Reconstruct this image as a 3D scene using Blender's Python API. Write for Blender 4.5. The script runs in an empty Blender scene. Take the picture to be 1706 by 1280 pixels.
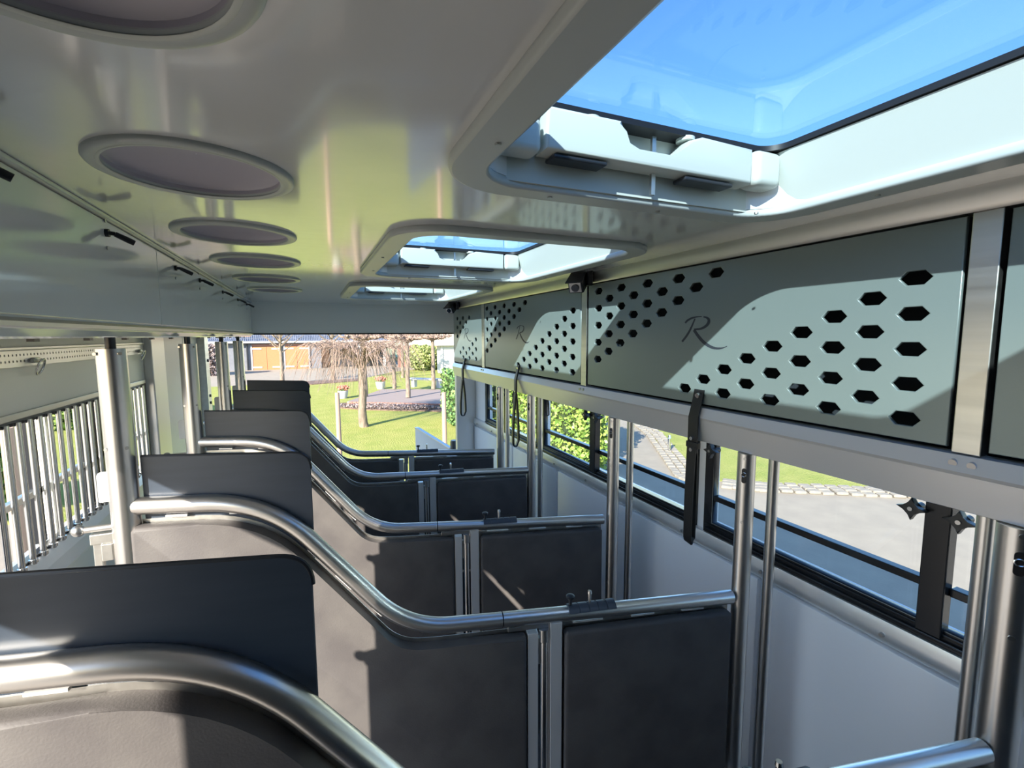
import bpy, bmesh, math, random
from mathutils import Vector, Matrix, Euler
import numpy as np
random.seed(7)
rng = np.random.default_rng(11)
S = bpy.context.scene
COL = S.collection
R = math.radians

# ------------------------------------------------------------------ camera
cam_d = bpy.data.cameras.new('camera')
cam = bpy.data.objects.new('camera', cam_d)
COL.objects.link(cam)
RR = Vector((0.91831, -0.39583, -0.00480)); UU = Vector((0.04538, 0.09320, 0.99461)); FF = Vector((0.39325, 0.91358, -0.10355))
cam.matrix_world = Matrix(((RR.x, UU.x, -FF.x, 0), (RR.y, UU.y, -FF.y, 0), (RR.z, UU.z, -FF.z, 0), (0, 0, 0, 1)))
cam_d.sensor_width = 36.0
cam_d.lens = 780.0 / 1706 * 36
cam_d.clip_start = 0.02
cam_d.clip_end = 500
S.camera = cam

# ------------------------------------------------------------------ light
SUN = Vector((0.80, 0.65, -0.53)).normalized()
sd = bpy.data.lights.new('sun', 'SUN'); so = bpy.data.objects.new('sun', sd); COL.objects.link(so)
sd.energy = 8.6; sd.color = (1.0, 0.92, 0.80); sd.angle = R(0.6)
so.rotation_euler = SUN.to_track_quat('-Z', 'Y').to_euler()
so.location = (-8, -6, 12)
w = bpy.data.worlds.new('sky'); S.world = w; w.use_nodes = True
nt = w.node_tree; nt.nodes.clear()
sky = nt.nodes.new('ShaderNodeTexSky'); sky.sky_type = 'NISHITA'; sky.sun_disc = False
sky.sun_elevation = math.asin(-SUN.z); sky.sun_rotation = math.atan2(-SUN.x, -SUN.y)
sky.air_density = 1.0; sky.dust_density = 0.3; sky.ozone_density = 3.0
bg = nt.nodes.new('ShaderNodeBackground'); bg.inputs['Strength'].default_value = 0.27
ow = nt.nodes.new('ShaderNodeOutputWorld')
hs = nt.nodes.new('ShaderNodeHueSaturation'); hs.inputs['Saturation'].default_value = 1.12
nt.links.new(sky.outputs[0], hs.inputs['Color']); nt.links.new(hs.outputs[0], bg.inputs['Color']); nt.links.new(bg.outputs[0], ow.inputs['Surface'])
S.view_settings.view_transform = 'Standard'
try: S.view_settings.look = 'None'
except Exception: pass
S.view_settings.gamma = 1.0
S.view_settings.exposure = 0.88
S.view_settings.use_curve_mapping = False

# ------------------------------------------------------------------ materials
def mat(name, col, rough=0.5, metal=0.0, spec=0.5, noise=None, bump=None, coat=0.0, sheen=0.0, stretch=(1, 1, 1), col2=None, rvar=None, aniso=0.0):
    m = bpy.data.materials.new(name); m.use_nodes = True
    t = m.node_tree; b = t.nodes['Principled BSDF']
    b.inputs['Base Color'].default_value = (*col, 1)
    b.inputs['Roughness'].default_value = rough
    b.inputs['Metallic'].default_value = metal
    b.inputs['Specular IOR Level'].default_value = spec
    b.inputs['Coat Weight'].default_value = coat
    b.inputs['Coat Roughness'].default_value = 0.08
    b.inputs['Anisotropic'].default_value = aniso
    if sheen:
        b.inputs['Sheen Weight'].default_value = sheen
        b.inputs['Sheen Roughness'].default_value = 0.4
    if noise or bump or rvar:
        tc = t.nodes.new('ShaderNodeTexCoord'); mp = t.nodes.new('ShaderNodeMapping')
        mp.inputs['Scale'].default_value = stretch
        t.links.new(tc.outputs['Object'], mp.inputs['Vector'])
    if noise:
        n = t.nodes.new('ShaderNodeTexNoise'); n.inputs['Scale'].default_value = noise; n.inputs['Detail'].default_value = 6
        t.links.new(mp.outputs[0], n.inputs['Vector'])
        mx = t.nodes.new('ShaderNodeMix'); mx.data_type = 'RGBA'
        c2 = col2 or tuple(c * 0.85 for c in col)
        mx.inputs[6].default_value = (*col, 1); mx.inputs[7].default_value = (*c2, 1)
        rp = t.nodes.new('ShaderNodeMapRange'); rp.inputs[1].default_value = 0.35; rp.inputs[2].default_value = 0.65
        t.links.new(n.outputs['Fac'], rp.inputs[0]); t.links.new(rp.outputs[0], mx.inputs[0])
        t.links.new(mx.outputs[2], b.inputs['Base Color'])
    if rvar:
        n = t.nodes.new('ShaderNodeTexNoise'); n.inputs['Scale'].default_value = rvar[0]; n.inputs['Detail'].default_value = 4
        t.links.new(mp.outputs[0], n.inputs['Vector'])
        rp = t.nodes.new('ShaderNodeMapRange'); rp.inputs[3].default_value = rough - rvar[1]; rp.inputs[4].default_value = rough + rvar[1]
        t.links.new(n.outputs['Fac'], rp.inputs[0]); t.links.new(rp.outputs[0], b.inputs['Roughness'])
    if bump:
        n = t.nodes.new('ShaderNodeTexNoise'); n.inputs['Scale'].default_value = bump[0]; n.inputs['Detail'].default_value = 3
        t.links.new(mp.outputs[0], n.inputs['Vector'])
        bp = t.nodes.new('ShaderNodeBump'); bp.inputs['Strength'].default_value = bump[1]; bp.inputs['Distance'].default_value = bump[2]
        t.links.new(n.outputs['Fac'], bp.inputs['Height']); t.links.new(bp.outputs[0], b.inputs['Normal'])
    return m

GEL = mat('ceiling_gelcoat', (0.76, 0.765, 0.755), 0.16, bump=(5, 0.10, 0.02), coat=1.0)
SOF = mat('cupboard_gelcoat', (0.86, 0.875, 0.85), 0.12, bump=(4, 0.05, 0.02), coat=0.6)
CREAM = mat('cream_panel', (0.86, 0.84, 0.76), 0.4)
WHITE = mat('white_panel', (0.92, 0.915, 0.92), 0.28, bump=(3, 0.08, 0.01))
GREYP = mat('grey_wall_panel', (0.52, 0.54, 0.54), 0.25)
STEEL = mat('brushed_steel', (0.72, 0.70, 0.68), 0.30, 1.0, rvar=(90, 0.03), stretch=(1, 1, 0.04))
STEELR = mat('brushed_steel_rail', (0.72, 0.70, 0.68), 0.32, 1.0, rvar=(90, 0.02), stretch=(0.04, 1, 1))
ALU = mat('satin_aluminium', (0.68, 0.66, 0.62), 0.36, 1.0, rvar=(60, 0.08), stretch=(1, 0.03, 1), noise=40, col2=(0.60, 0.585, 0.55))
ALUG = mat('smooth_aluminium', (0.76, 0.75, 0.74), 0.28, 0.42)
CHROME = mat('chrome', (0.85, 0.84, 0.83), 0.2, 1.0)
BOLT = mat('bolt_steel', (0.55, 0.55, 0.55), 0.3, 1.0)
PAD = mat('black_leather_pad', (0.085, 0.078, 0.078), 0.55, spec=0.2, bump=(260, 0.25, 0.002), noise=9, col2=(0.11, 0.102, 0.098))
BOARD = mat('dark_board', (0.032, 0.045, 0.066), 0.36, noise=60, col2=(0.038, 0.052, 0.075), stretch=(0.1, 1, 1))
BLACK = mat('black_plastic', (0.022, 0.025, 0.031), 0.35)
LATCH = mat('blue_black_rubber', (0.05, 0.06, 0.08), 0.4)
FRAME = mat('black_window_frame', (0.016, 0.018, 0.022), 0.22)
STRAP = mat('black_leather_strap', (0.012, 0.012, 0.013), 0.4, bump=(200, 0.2, 0.002))
PERF = mat('grey_perforated_metal', (0.235, 0.28, 0.265), 0.30, 0.3, bump=(500, 0.06, 0.001))
DARKIN = mat('dark_locker_lining', (0.022, 0.028, 0.034), 0.8)
INK = mat('dark_letter_print', (0.03, 0.035, 0.045), 0.5)
SKYP = mat('pale_mint_plastic', (0.58, 0.61, 0.56), 0.38)
GASK = mat('black_gasket', (0.01, 0.01, 0.012), 0.5)
DOME = mat('lilac_grey_dome', (0.50, 0.47, 0.53), 0.42)
FLANGE = mat('grey_flange', (0.50, 0.53, 0.51), 0.3)
FLOORM = mat('dark_rubber_floor', (0.10, 0.10, 0.105), 0.7, noise=40)
LAWN = mat('lawn_grass', (0.34, 0.335, 0.10), 0.9, spec=0.1, noise=1.6, col2=(0.27, 0.30, 0.075), bump=(30, 0.8, 0.05))
PAVE = mat('grey_paving', (0.32, 0.27, 0.205), 0.85, noise=3, col2=(0.285, 0.24, 0.185), bump=(40, 0.3, 0.01))
MULCH = mat('brown_mulch', (0.20, 0.13, 0.10), 0.95, noise=9, col2=(0.11, 0.07, 0.055), bump=(20, 1, 0.05))
STONE = mat('setts', (0.32, 0.27, 0.21), 0.85, noise=14, col2=(0.24, 0.21, 0.17))
BARK = mat('pale_bark', (0.26, 0.20, 0.15), 0.9, noise=12, col2=(0.15, 0.115, 0.085), bump=(20, 0.8, 0.02), stretch=(1, 1, 0.3))
TWIG = mat('bare_twigs', (0.27, 0.19, 0.15), 0.85)
WOODP = mat('pale_wood_post', (0.44, 0.29, 0.20), 0.8, noise=8, stretch=(6, 6, 0.5))
ORANGE = mat('orange_wood_door', (0.48, 0.20, 0.085), 0.6, noise=7, col2=(0.42, 0.165, 0.065), stretch=(1, 1, 14))
HINGE = mat('white_metal_hinge', (0.75, 0.75, 0.72), 0.5)
BRICKG = mat('grey_brick_wall', (0.19, 0.195, 0.215), 0.85, noise=5)
ROOFM = mat('blue_grey_tiles', (0.085, 0.10, 0.14), 0.5, noise=4, col2=(0.14, 0.155, 0.20))
GUTTER = mat('pale_gutter', (0.32, 0.31, 0.31), 0.5)
DARKG = mat('dark_glass', (0.02, 0.03, 0.045), 0.1)
DECK = mat('deck_boards', (0.27, 0.215, 0.19), 0.8, noise=10, stretch=(0.2, 6, 1))
BRICKR = mat('red_brown_brick', (0.30, 0.15, 0.11), 0.85)
WHITEW = mat('white_painted_wood', (0.52, 0.51, 0.50), 0.6)
POTM = mat('grey_planter', (0.40, 0.40, 0.41), 0.7)
FLOW = mat('orange_pink_flowers', (0.60, 0.24, 0.17), 0.8)
FIELD = mat('far_field', (0.36, 0.42, 0.22), 0.95, noise=0.2)
COPPER = mat('copper_strip', (0.55, 0.28, 0.18), 0.3, 1.0)

def leafmat(name, a, b):
    m = bpy.data.materials.new(name); m.use_nodes = True; t = m.node_tree; p = t.nodes['Principled BSDF']
    g = t.nodes.new('ShaderNodeNewGeometry'); r = t.nodes.new('ShaderNodeMix'); r.data_type = 'RGBA'
    r.inputs[6].default_value = (*a, 1); r.inputs[7].default_value = (*b, 1)
    t.links.new(g.outputs['Random Per Island'], r.inputs[0]); t.links.new(r.outputs[2], p.inputs['Base Color'])
    p.inputs['Roughness'].default_value = 0.45; p.inputs['Specular IOR Level'].default_value = 0.4
    return m
LEAF = leafmat('hedge_leaves', (0.10, 0.20, 0.03), (0.34, 0.42, 0.09))
LEAFB = leafmat('bush_leaves', (0.16, 0.22, 0.06), (0.40, 0.42, 0.16))
LEAFI = leafmat('ivy_leaves', (0.05, 0.14, 0.05), (0.22, 0.34, 0.10))
HEATH = leafmat('heather_tufts', (0.20, 0.14, 0.12), (0.34, 0.28, 0.27))
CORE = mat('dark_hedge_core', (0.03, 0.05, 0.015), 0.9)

def glassmat(name, tint=(1, 1, 1), ior=1.5, rough=0.0):
    m = bpy.data.materials.new(name); m.use_nodes = True; t = m.node_tree; t.nodes.clear()
    o = t.nodes.new('ShaderNodeOutputMaterial'); mx = t.nodes.new('ShaderNodeMixShader')
    tr = t.nodes.new('ShaderNodeBsdfTransparent'); gl = t.nodes.new('ShaderNodeBsdfGlossy')
    tr.inputs[0].default_value = (*tint, 1); gl.inputs['Roughness'].default_value = rough
    ge = t.nodes.new('ShaderNodeNewGeometry'); dt = t.nodes.new('ShaderNodeVectorMath'); dt.operation = 'DOT_PRODUCT'
    t.links.new(ge.outputs['Normal'], dt.inputs[0]); t.links.new(ge.outputs['Incoming'], dt.inputs[1])
    def mt(op, a, b=None):
        n = t.nodes.new('ShaderNodeMath'); n.operation = op
        if isinstance(a, (int, float)): n.inputs[0].default_value = a
        else: t.links.new(a, n.inputs[0])
        if b is not None:
            if isinstance(b, (int, float)): n.inputs[1].default_value = b
            else: t.links.new(b, n.inputs[1])
        return n.outputs[0]
    f0 = ((ior - 1) / (ior + 1)) ** 2
    sch = mt('ADD', mt('MULTIPLY', mt('POWER', mt('SUBTRACT', 1.0, mt('ABSOLUTE', dt.outputs['Value'])), 5.0), 1 - f0), f0)
    t.links.new(sch, mx.inputs[0]); t.links.new(tr.outputs[0], mx.inputs[1]); t.links.new(gl.outputs[0], mx.inputs[2])
    t.links.new(mx.outputs[0], o.inputs[0])
    return m
GLASS = glassmat('window_glass', (0.93, 0.96, 0.97), 1.3)
GLASSR = glassmat('skylight_glass', (0.67, 0.77, 0.84), 1.42)
GLASST = glassmat('tinted_outer_glass', (0.80, 0.85, 0.88), 1.3)

# ------------------------------------------------------------------ helpers
def tag(o, label=None, cat=None, group=None, kind=None):
    if label: o['label'] = label
    if cat: o['category'] = cat
    if group: o['group'] = group
    if kind: o['kind'] = kind
    return o
def empty(name, loc, rz=0, label=None, cat=None, group=None):
    o = bpy.data.objects.new(name, None); COL.objects.link(o); o.location = loc; o.rotation_euler = (0, 0, rz)
    o.empty_display_size = 0.05
    return tag(o, label, cat, group)
def obj(name, bm, m, parent=None, smooth=False, loc=None):
    me = bpy.data.meshes.new(name)
    bmesh.ops.recalc_face_normals(bm, faces=bm.faces)
    bm.to_mesh(me); bm.free()
    me.materials.append(m)
    if smooth:
        try: me.shade_smooth()
        except Exception: pass
        try: me.set_sharp_from_angle(angle=R(40))
        except Exception: pass
    o = bpy.data.objects.new(name, me); COL.objects.link(o)
    if parent: o.parent = parent
    if loc: o.location = loc
    return o
def copy_tree(o, parent=None):
    c = o.copy(); COL.objects.link(c)
    if parent: c.parent = parent
    for ch in list(o.children): copy_tree(ch, c)
    return c
def box(bm, x0, x1, y0, y1, z0, z1, bev=0.0, seg=2):
    r = bmesh.ops.create_cube(bm, size=1)
    vs = r['verts']
    bmesh.ops.scale(bm, vec=(x1 - x0, y1 - y0, z1 - z0), verts=vs)
    bmesh.ops.translate(bm, vec=((x0 + x1) / 2, (y0 + y1) / 2, (z0 + z1) / 2), verts=vs)
    if bev > 0:
        es = list({e for v in vs for e in v.link_edges})
        bmesh.ops.bevel(bm, geom=es, offset=bev, segments=seg, affect='EDGES', profile=0.5)
    return bm
def B(*a, **k): return box(bmesh.new(), *a, **k)
def cyl(bm, p0, p1, r0, r1=None, n=20, caps=True):
    r1 = r0 if r1 is None else r1
    p0 = Vector(p0); p1 = Vector(p1); d = p1 - p0
    r = bmesh.ops.create_cone(bm, cap_ends=caps, segments=n, radius1=r0, radius2=r1, depth=d.length)
    q = d.to_track_quat('Z', 'Y').to_matrix().to_4x4()
    bmesh.ops.transform(bm, matrix=Matrix.Translation((p0 + p1) / 2) @ q, verts=r['verts'])
    return bm
def sph(bm, c, r, n=12, sc=(1, 1, 1)):
    q = bmesh.ops.create_uvsphere(bm, u_segments=n * 2, v_segments=n, radius=r)
    bmesh.ops.scale(bm, vec=sc, verts=q['verts']); bmesh.ops.translate(bm, vec=c, verts=q['verts'])
    return bm
def tube(bm, pts, rad, n=14, caps=True):
    pts = [Vector(p) for p in pts]
    rs = rad if isinstance(rad, (list, tuple)) else [rad] * len(pts)
    rings = []
    t0 = (pts[1] - pts[0]).normalized()
    ref = Vector((0, 0, 1)) if abs(t0.z) < 0.9 else Vector((1, 0, 0))
    nrm = t0.cross(ref).normalized()
    prev = t0
    for i, p in enumerate(pts):
        if i == 0: t = t0
        elif i == len(pts) - 1: t = (pts[-1] - pts[-2]).normalized()
        else: t = ((pts[i + 1] - p).normalized() + (p - pts[i - 1]).normalized()).normalized()
        nrm = (nrm - t * nrm.dot(t)).normalized()
        bn = t.cross(nrm)
        rings.append([bm.verts.new(p + (nrm * math.cos(a) + bn * math.sin(a)) * rs[i]) for a in [2 * math.pi * k / n for k in range(n)]])
    for a, b in zip(rings[:-1], rings[1:]):
        for k in range(n):
            bm.faces.new((a[k], a[(k + 1) % n], b[(k + 1) % n], b[k]))
    if caps and n > 2:
        bm.faces.new(rings[0]); bm.faces.new(rings[-1])
    return bm
def lathe(bm, prof, c=(0, 0, 0), n=48):
    rings = []
    for r, z in prof:
        rings.append([bm.verts.new((c[0] + r * math.cos(2 * math.pi * k / n), c[1] + r * math.sin(2 * math.pi * k / n), c[2] + z)) for k in range(n)])
    for a, b in zip(rings[:-1], rings[1:]):
        for k in range(n): bm.faces.new((a[k], a[(k + 1) % n], b[(k + 1) % n], b[k]))
    return bm
def prism(bm, pts, axis, a, b, bev=0, seg=2):
    """polygon in the plane across `axis`, extruded from a to b.  axis x:(y,z) y:(x,z) z:(x,y)"""
    def P(p, d):
        return {'x': (d, p[0], p[1]), 'y': (p[0], d, p[1]), 'z': (p[0], p[1], d)}[axis]
    v0 = [bm.verts.new(P(p, a)) for p in pts]; v1 = [bm.verts.new(P(p, b)) for p in pts]
    n = len(pts)
    f0 = bm.faces.new(v0); f1 = bm.faces.new(v1)
    for k in range(n): bm.faces.new((v0[k], v0[(k + 1) % n], v1[(k + 1) % n], v1[k]))
    if bev:
        es = [e for f in (f0, f1) for e in f.edges]
        bmesh.ops.bevel(bm, geom=es, offset=bev, segments=seg, affect='EDGES', profile=0.5)
    return bm
def fillet(pts, rad, n=6):
    """round the corners of a path (open) given radius list"""
    out = []
    N = len(pts)
    for i, p in enumerate(pts):
        p = Vector(p)
        r = rad[i] if isinstance(rad, (list, tuple)) else rad
        if i in (0, N - 1) or r == 0: out.append(p); continue
        a = (Vector(pts[i - 1]) - p); b = (Vector(pts[i + 1]) - p)
        r = min(r, a.length * 0.49, b.length * 0.49)
        A = p + a.normalized() * r; Bq = p + b.normalized() * r
        for k in range(n + 1):
            t = k / n
            out.append(A * (1 - t) ** 2 + p * 2 * t * (1 - t) + Bq * t * t)
    return out
def rrect(x0, x1, y0, y1, r, n=8):
    out = []
    for cx, cy, a0 in ((x1 - r, y1 - r, 0), (x0 + r, y1 - r, 90), (x0 + r, y0 + r, 180), (x1 - r, y0 + r, 270)):
        for k in range(n + 1):
            a = R(a0 + 90 * k / n); out.append((cx + r * math.cos(a), cy + r * math.sin(a)))
    return out
def plate(name, outer, holes, axis, a, b, m, parent=None, bevel=0.0):
    """flat plate with holes, thickness a..b along axis"""
    cu = bpy.data.curves.new(name + '_outline', 'CURVE'); cu.dimensions = '2D'; cu.fill_mode = 'BOTH'
    cu.extrude = abs(b - a) / 2 - bevel; cu.bevel_depth = bevel; cu.bevel_resolution = 1; cu.resolution_u = 1
    for loop in [outer] + holes:
        sp = cu.splines.new('POLY'); sp.points.add(len(loop) - 1); sp.use_cyclic_u = True
        for q, p in zip(sp.points, loop): q.co = (p[0], p[1], 0, 1)
    co = bpy.data.objects.new('tmp', cu); COL.objects.link(co)
    dg = bpy.context.evaluated_depsgraph_get(); dg.update()
    me = bpy.data.meshes.new_from_object(co.evaluated_get(dg))
    bpy.data.objects.remove(co); bpy.data.curves.remove(cu)
    mid = (a + b) / 2
    Mx = {'z': Matrix(((1, 0, 0, 0), (0, 1, 0, 0), (0, 0, 1, mid), (0, 0, 0, 1))),
          'x': Matrix(((0, 0, 1, mid), (1, 0, 0, 0), (0, 1, 0, 0), (0, 0, 0, 1))),
          'y': Matrix(((1, 0, 0, 0), (0, 0, -1, mid), (0, 1, 0, 0), (0, 0, 0, 1)))}[axis]
    me.transform(Mx); me.materials.clear(); me.materials.append(m); me.name = name
    o = bpy.data.objects.new(name, me); COL.objects.link(o)
    if parent: o.parent = parent
    return o
def struct(o, label=None): o['kind'] = 'structure'; return tag(o, label)
def quads(name, C, A, Bv, m, parent=None):
    """many little leaf quads from numpy arrays"""
    n = len(C)
    V = np.stack([C - A - Bv * .3, C + A * .2 - Bv, C + A + Bv * .3, C - A * .2 + Bv], 1).reshape(-1, 3)
    me = bpy.data.meshes.new(name)
    me.vertices.add(4 * n); me.vertices.foreach_set('co', V.astype(np.float32).ravel())
    me.loops.add(4 * n); me.loops.foreach_set('vertex_index', np.arange(4 * n, dtype=np.int32))
    me.polygons.add(n); me.polygons.foreach_set('loop_start', np.arange(0, 4 * n, 4, dtype=np.int32))
    me.update(calc_edges=True); me.materials.append(m)
    o = bpy.data.objects.new(name, me); COL.objects.link(o)
    if parent: o.parent = parent
    return o
def leaves(name, c, rad, n, s, m, parent=None, shell=0.25, boxy=False):
    c = np.array(c); rad = np.array(rad)
    if boxy:
        p = rng.uniform(-1, 1, (n, 3)); k = rng.integers(0, 3, n); sg = rng.choice([-1, 1], n)
        p[np.arange(n), k] = sg * (1 - rng.uniform(0, shell, n) ** 1.5 * 0.6 + rng.uniform(0, .12, n)); P = c + p * rad
    else:
        d = rng.normal(size=(n, 3)); d /= np.linalg.norm(d, axis=1)[:, None]
        rr = 1 - rng.uniform(0, shell, n) + 0.10 * np.sin(d[:, 0] * 7 + d[:, 2] * 5)
        P = c + d * rad * rr[:, None]
    a = rng.normal(size=(n, 3)); a /= np.linalg.norm(a, axis=1)[:, None]
    b = np.cross(a, rng.normal(size=(n, 3))); b /= np.linalg.norm(b, axis=1)[:, None]
    sc = rng.uniform(.6, 1.3, n)[:, None] * s
    return quads(name, P, a * sc, b * sc * .7, m, parent)

# ------------------------------------------------------------------ the truck shell
FL = -2.0           # floor
CZ = 0.305          # ceiling
YF, YR_ = -1.6, 4.72
SKY_Y = [(-0.20, 0.925), (1.30, 2.425), (2.82, 3.945)]
holes = [rrect(0.29, 1.07, a + 0.055, b - 0.055, 0.11) for a, b in SKY_Y]
VENTS = [(-.180, .47), (-.176, 1.06), (-.184, 1.633), (-.181, 2.190), (-.19, 2.83), (-.19, 3.46)]
holes += [[(x + .1375 * math.cos(2 * math.pi * k / 48), y + .1375 * math.sin(2 * math.pi * k / 48)) for k in range(48)] for x, y in VENTS]
struct(plate('ceiling', [(-0.95, YF), (1.66, YF), (1.66, YR_ + .05), (-0.95, YR_ + .05)], holes, 'z', CZ, CZ + 0.125, GEL))
struct(obj('floor', B(-0.92, 1.64, YF, YR_, FL - 0.25, FL), FLOORM))
struct(obj('wall_front', B(-0.92, 1.64, YF - .05, YF, FL, CZ), BOARD))
# rear header above the open tailgate
t = obj('wall_rear', B(-0.90, 1.60, YR_, YR_ + 0.04, 0.025, CZ), SOF); struct(t)
x = obj('header_seal', B(-0.90, 1.60, YR_ - 0.004, YR_ + 0.045, 0.015, 0.028, bev=.003), GASK, t)
# right wall with window openings
RW = 1.60
WINS = [(-1.3, 1.50), (1.585, 3.10), (3.17, 4.33)]
WZ0, WZ1 = -0.835, -0.345
wr = struct(plate('wall_right', [(YF, FL - .75), (YR_, FL - .75), (YR_, CZ + .12), (YF, CZ + .12)], [[(a, WZ0), (b, WZ0), (b, WZ1), (a, WZ1)] for a, b in WINS], 'x', RW, RW + 0.05, WHITE))
# aluminium sill strip below windows with bolts
prism_pts = [(1.602, -0.872), (1.578, -0.876), (1.570, -0.905), (1.570, -0.930), (1.585, -0.948), (1.602, -0.950)]
sl = struct(obj('trim_1', prism(bmesh.new(), prism_pts, 'y', YF, YR_), ALUG, None, True))
for k in range(12):
    y = -0.05 + 0.42 * k
    bm = bmesh.new(); cyl(bm, (1.562, y, -0.918), (1.572, y, -0.918), 0.006, 0.008, 12); obj('bolt', bm, BOLT, sl, True)
# white lower panels, each with a raised edge
yy = [-1.55, -0.30, 0.50, 1.215, 2.03, 2.86, 3.66, 4.70]
for a, b in zip(yy[:-1], yy[1:]):
    p = obj('wall_panel', B(1.574, 1.602, a + .012, b - .012, FL + .02, -0.958, bev=.008), WHITE, wr, True)
# window frames
for i, (a, b) in enumerate(WINS):
    f = struct(plate('window_%d' % (i + 1), [(a - .012, WZ0 - .034), (b + .012, WZ0 - .034), (b + .012, WZ1 + .03), (a - .012, WZ1 + .03)],
                     [[(a + .03, WZ0 + .012), (b - .03, WZ0 + .012), (b - .03, WZ1 - .012), (a + .03, WZ1 - .012)]], 'x', 1.578, 1.612, FRAME, None, .003))
    obj('sill_ridge', B(1.566, 1.58, a, b, WZ0 - .022, WZ0 - .012, bev=.003), FRAME, f)
    obj('sill_ridge', B(1.572, 1.58, a, b, WZ0 - .002, WZ0 + .006, bev=.002), FRAME, f)
    m = {0: 0.677, 1: 2.39, 2: 3.80}[i]
    bm = B(1.560, 1.60, m - .030, m + .030, WZ0 - .008, WZ1, bev=.003); obj('mullion', bm, FRAME, f)
    bm = bmesh.new()
    for p, q in ((a + .03, m - .03), (m + .03, b - .03)): box(bm, 1.585, 1.618, p, q, -0.722, -0.698, bev=.003)
    obj('horizontal_bar', bm, FRAME, f)
    for p, q in ((a + .02, m - .02), (m + .02, b - .02)):
        obj('pane', B(1.612, 1.616, p, q, WZ0, WZ1), GLASS, f)
    # star shaped locking knobs
    ks = [m - .055, m + .055] + ([b - .065] if i == 0 else [a + .07]) if i < 2 else [m - .055, m + .055]
    if i == 1: ks = [m - .055, m + .055]
    if i == 0: ks = [m - .055, m + .052, b - .045]
    for ky in ks:
        bm = bmesh.new(); pts = []
        for k in range(16):
            an = 2 * math.pi * k / 16; rr = .037 if k % 4 == 0 else (.029 if k % 4 in (1, 3) and False else (.015 if k % 4 == 2 else .020))
            pts.append((ky + rr * math.cos(an), -0.492 + rr * 0.9 * math.sin(an)))
        prism(bm, pts, 'x', 1.535, 1.556, bev=.003); cyl(bm, (1.556, ky, -0.492), (1.590, ky, -0.492), .011, n=12)
        kn = obj('locking_knob', bm, BLACK, f, True)
        bm = bmesh.new(); cyl(bm, (1.531, ky, -0.492), (1.536, ky, -0.492), .006, n=12); obj('screw', bm, BOLT, kn, True)

# ------------------------------------------------------------------ left wall
LW = -0.88
LY0, LY1 = 1.72, 4.70
LH = [[(1.80, -.735), (2.86, -.735), (2.86, -.262), (1.80, -.262)], [(2.95, -.735), (3.26, -.735), (3.26, -.262), (2.95, -.262)]]
wl = struct(plate('wall_left', [(LY0, FL - .75), (LY1, FL - .75), (LY1, CZ + .12), (LY0, CZ + .12)], LH, 'x', LW - .05, LW, CREAM))
struct(obj('wall_left', B(LW - .05, LW, YF, 0.10, FL - .75, CZ + .12), DARKIN))
struct(obj('wall_left', B(LW - .05, LW, 0.10, LY0, -0.012, CZ + .12), CREAM))
struct(obj('wall_left', B(LW - .05, LW, 0.10, LY0, FL - .75, FL), CREAM))
# sill ledge + grey lower panel below the barred window
bm = prism(bmesh.new(), [(LW, -.735), (-.866, -.738), (-.845, -.775), (-.845, -.83), (LW, -.84)], 'y', LY0, 3.28)
obj('sill_ledge', bm, WHITE, wl)
obj('lower_panel', B(LW, -.855, LY0, 3.28, -1.35, -.84, bev=.006), CREAM, wl)
obj('lower_shelf', B(LW, -.80, LY0, 3.28, -1.42, -1.37, bev=.006), CREAM, wl)
# grey column and folding rear panels
obj('corner_column', B(LW, -.835, 3.30, 3.56, FL, .03, bev=.006), ALUG, wl)
for a, b in ((3.575, 4.12), (4.13, 4.60)):
    q = obj('wall_panel', B(LW, -.855, a, b, FL, .03, bev=.004), GREYP, wl)
    bm = bmesh.new()
    for z in (-.44, -.50, -1.2): cyl(bm, (-.856, a + .04, z), (-.850, a + .04, z), .006, n=10)
    obj('screw', bm, BLACK, q)
j = struct(obj('trim_2', B(LW, -.80, 4.60, 4.74, FL, .03, bev=.006), ALU))
bm = bmesh.new()
for z in (-.20, -.50, -.56, -1.1): cyl(bm, (-.802, 4.66, z), (-.79, 4.66, z), .012, n=12)
obj('bolt', bm, BLACK, j)
# barred window: frame, bars
for (p0, p1) in ((1.80, 2.86), (2.95, 3.26)):
    f = empty('barred_window', (0, 0, 0), 0, 'steel barred opening with many upright bars in the left wall' if p0 < 2 else 'narrow black framed opening with a few steel bars beyond the nearest left post', 'barred window')
    plate('frame', [(p0 - .02, -.755), (p1 + .02, -.755), (p1 + .02, -.245), (p0 - .02, -.245)], [[(p0 + .01, -.728), (p1 - .01, -.728), (p1 - .01, -.278), (p0 + .01, -.278)]], 'x', LW - .02, LW + .008, FRAME if p0 > 2 else BLACK, f, .002)
    n = int(round((p1 - p0) / .0655)); proto = None
    for k in range(n):
        y = p0 + .035 + k * .0655
        if y > p1 - .015: break
        if proto is None:
            bm = bmesh.new(); cyl(bm, (0, 0, -.738), (0, 0, -.268), .0085, n=12); cyl(bm, (0, 0, -.733), (0, 0, -.722), .012, n=12)
            bar = obj('bar', bm, CHROME, f, True); proto = bar
        else:
            bar = proto.copy(); COL.objects.link(bar)
        bar.location = (LW + .018, y, 0)
    # outer sliding window behind bars
    obj('outer_rail', B(LW - .045, LW - .025, p0, p1, -.555, -.530, bev=.003), ALU, f)
    if p0 < 2:
        obj('outer_post', B(LW - .05, LW - .02, 2.225, 2.265, -.73, -.27, bev=.003), CREAM, f)
        obj('outer_post', B(LW - .05, LW - .025, 2.13, 2.17, -.73, -.27, bev=.003), FRAME, f)
        obj('outer_post', B(LW - .05, LW - .025, 2.52, 2.86, -.73, -.27, bev=.003), FRAME, f)
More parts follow.
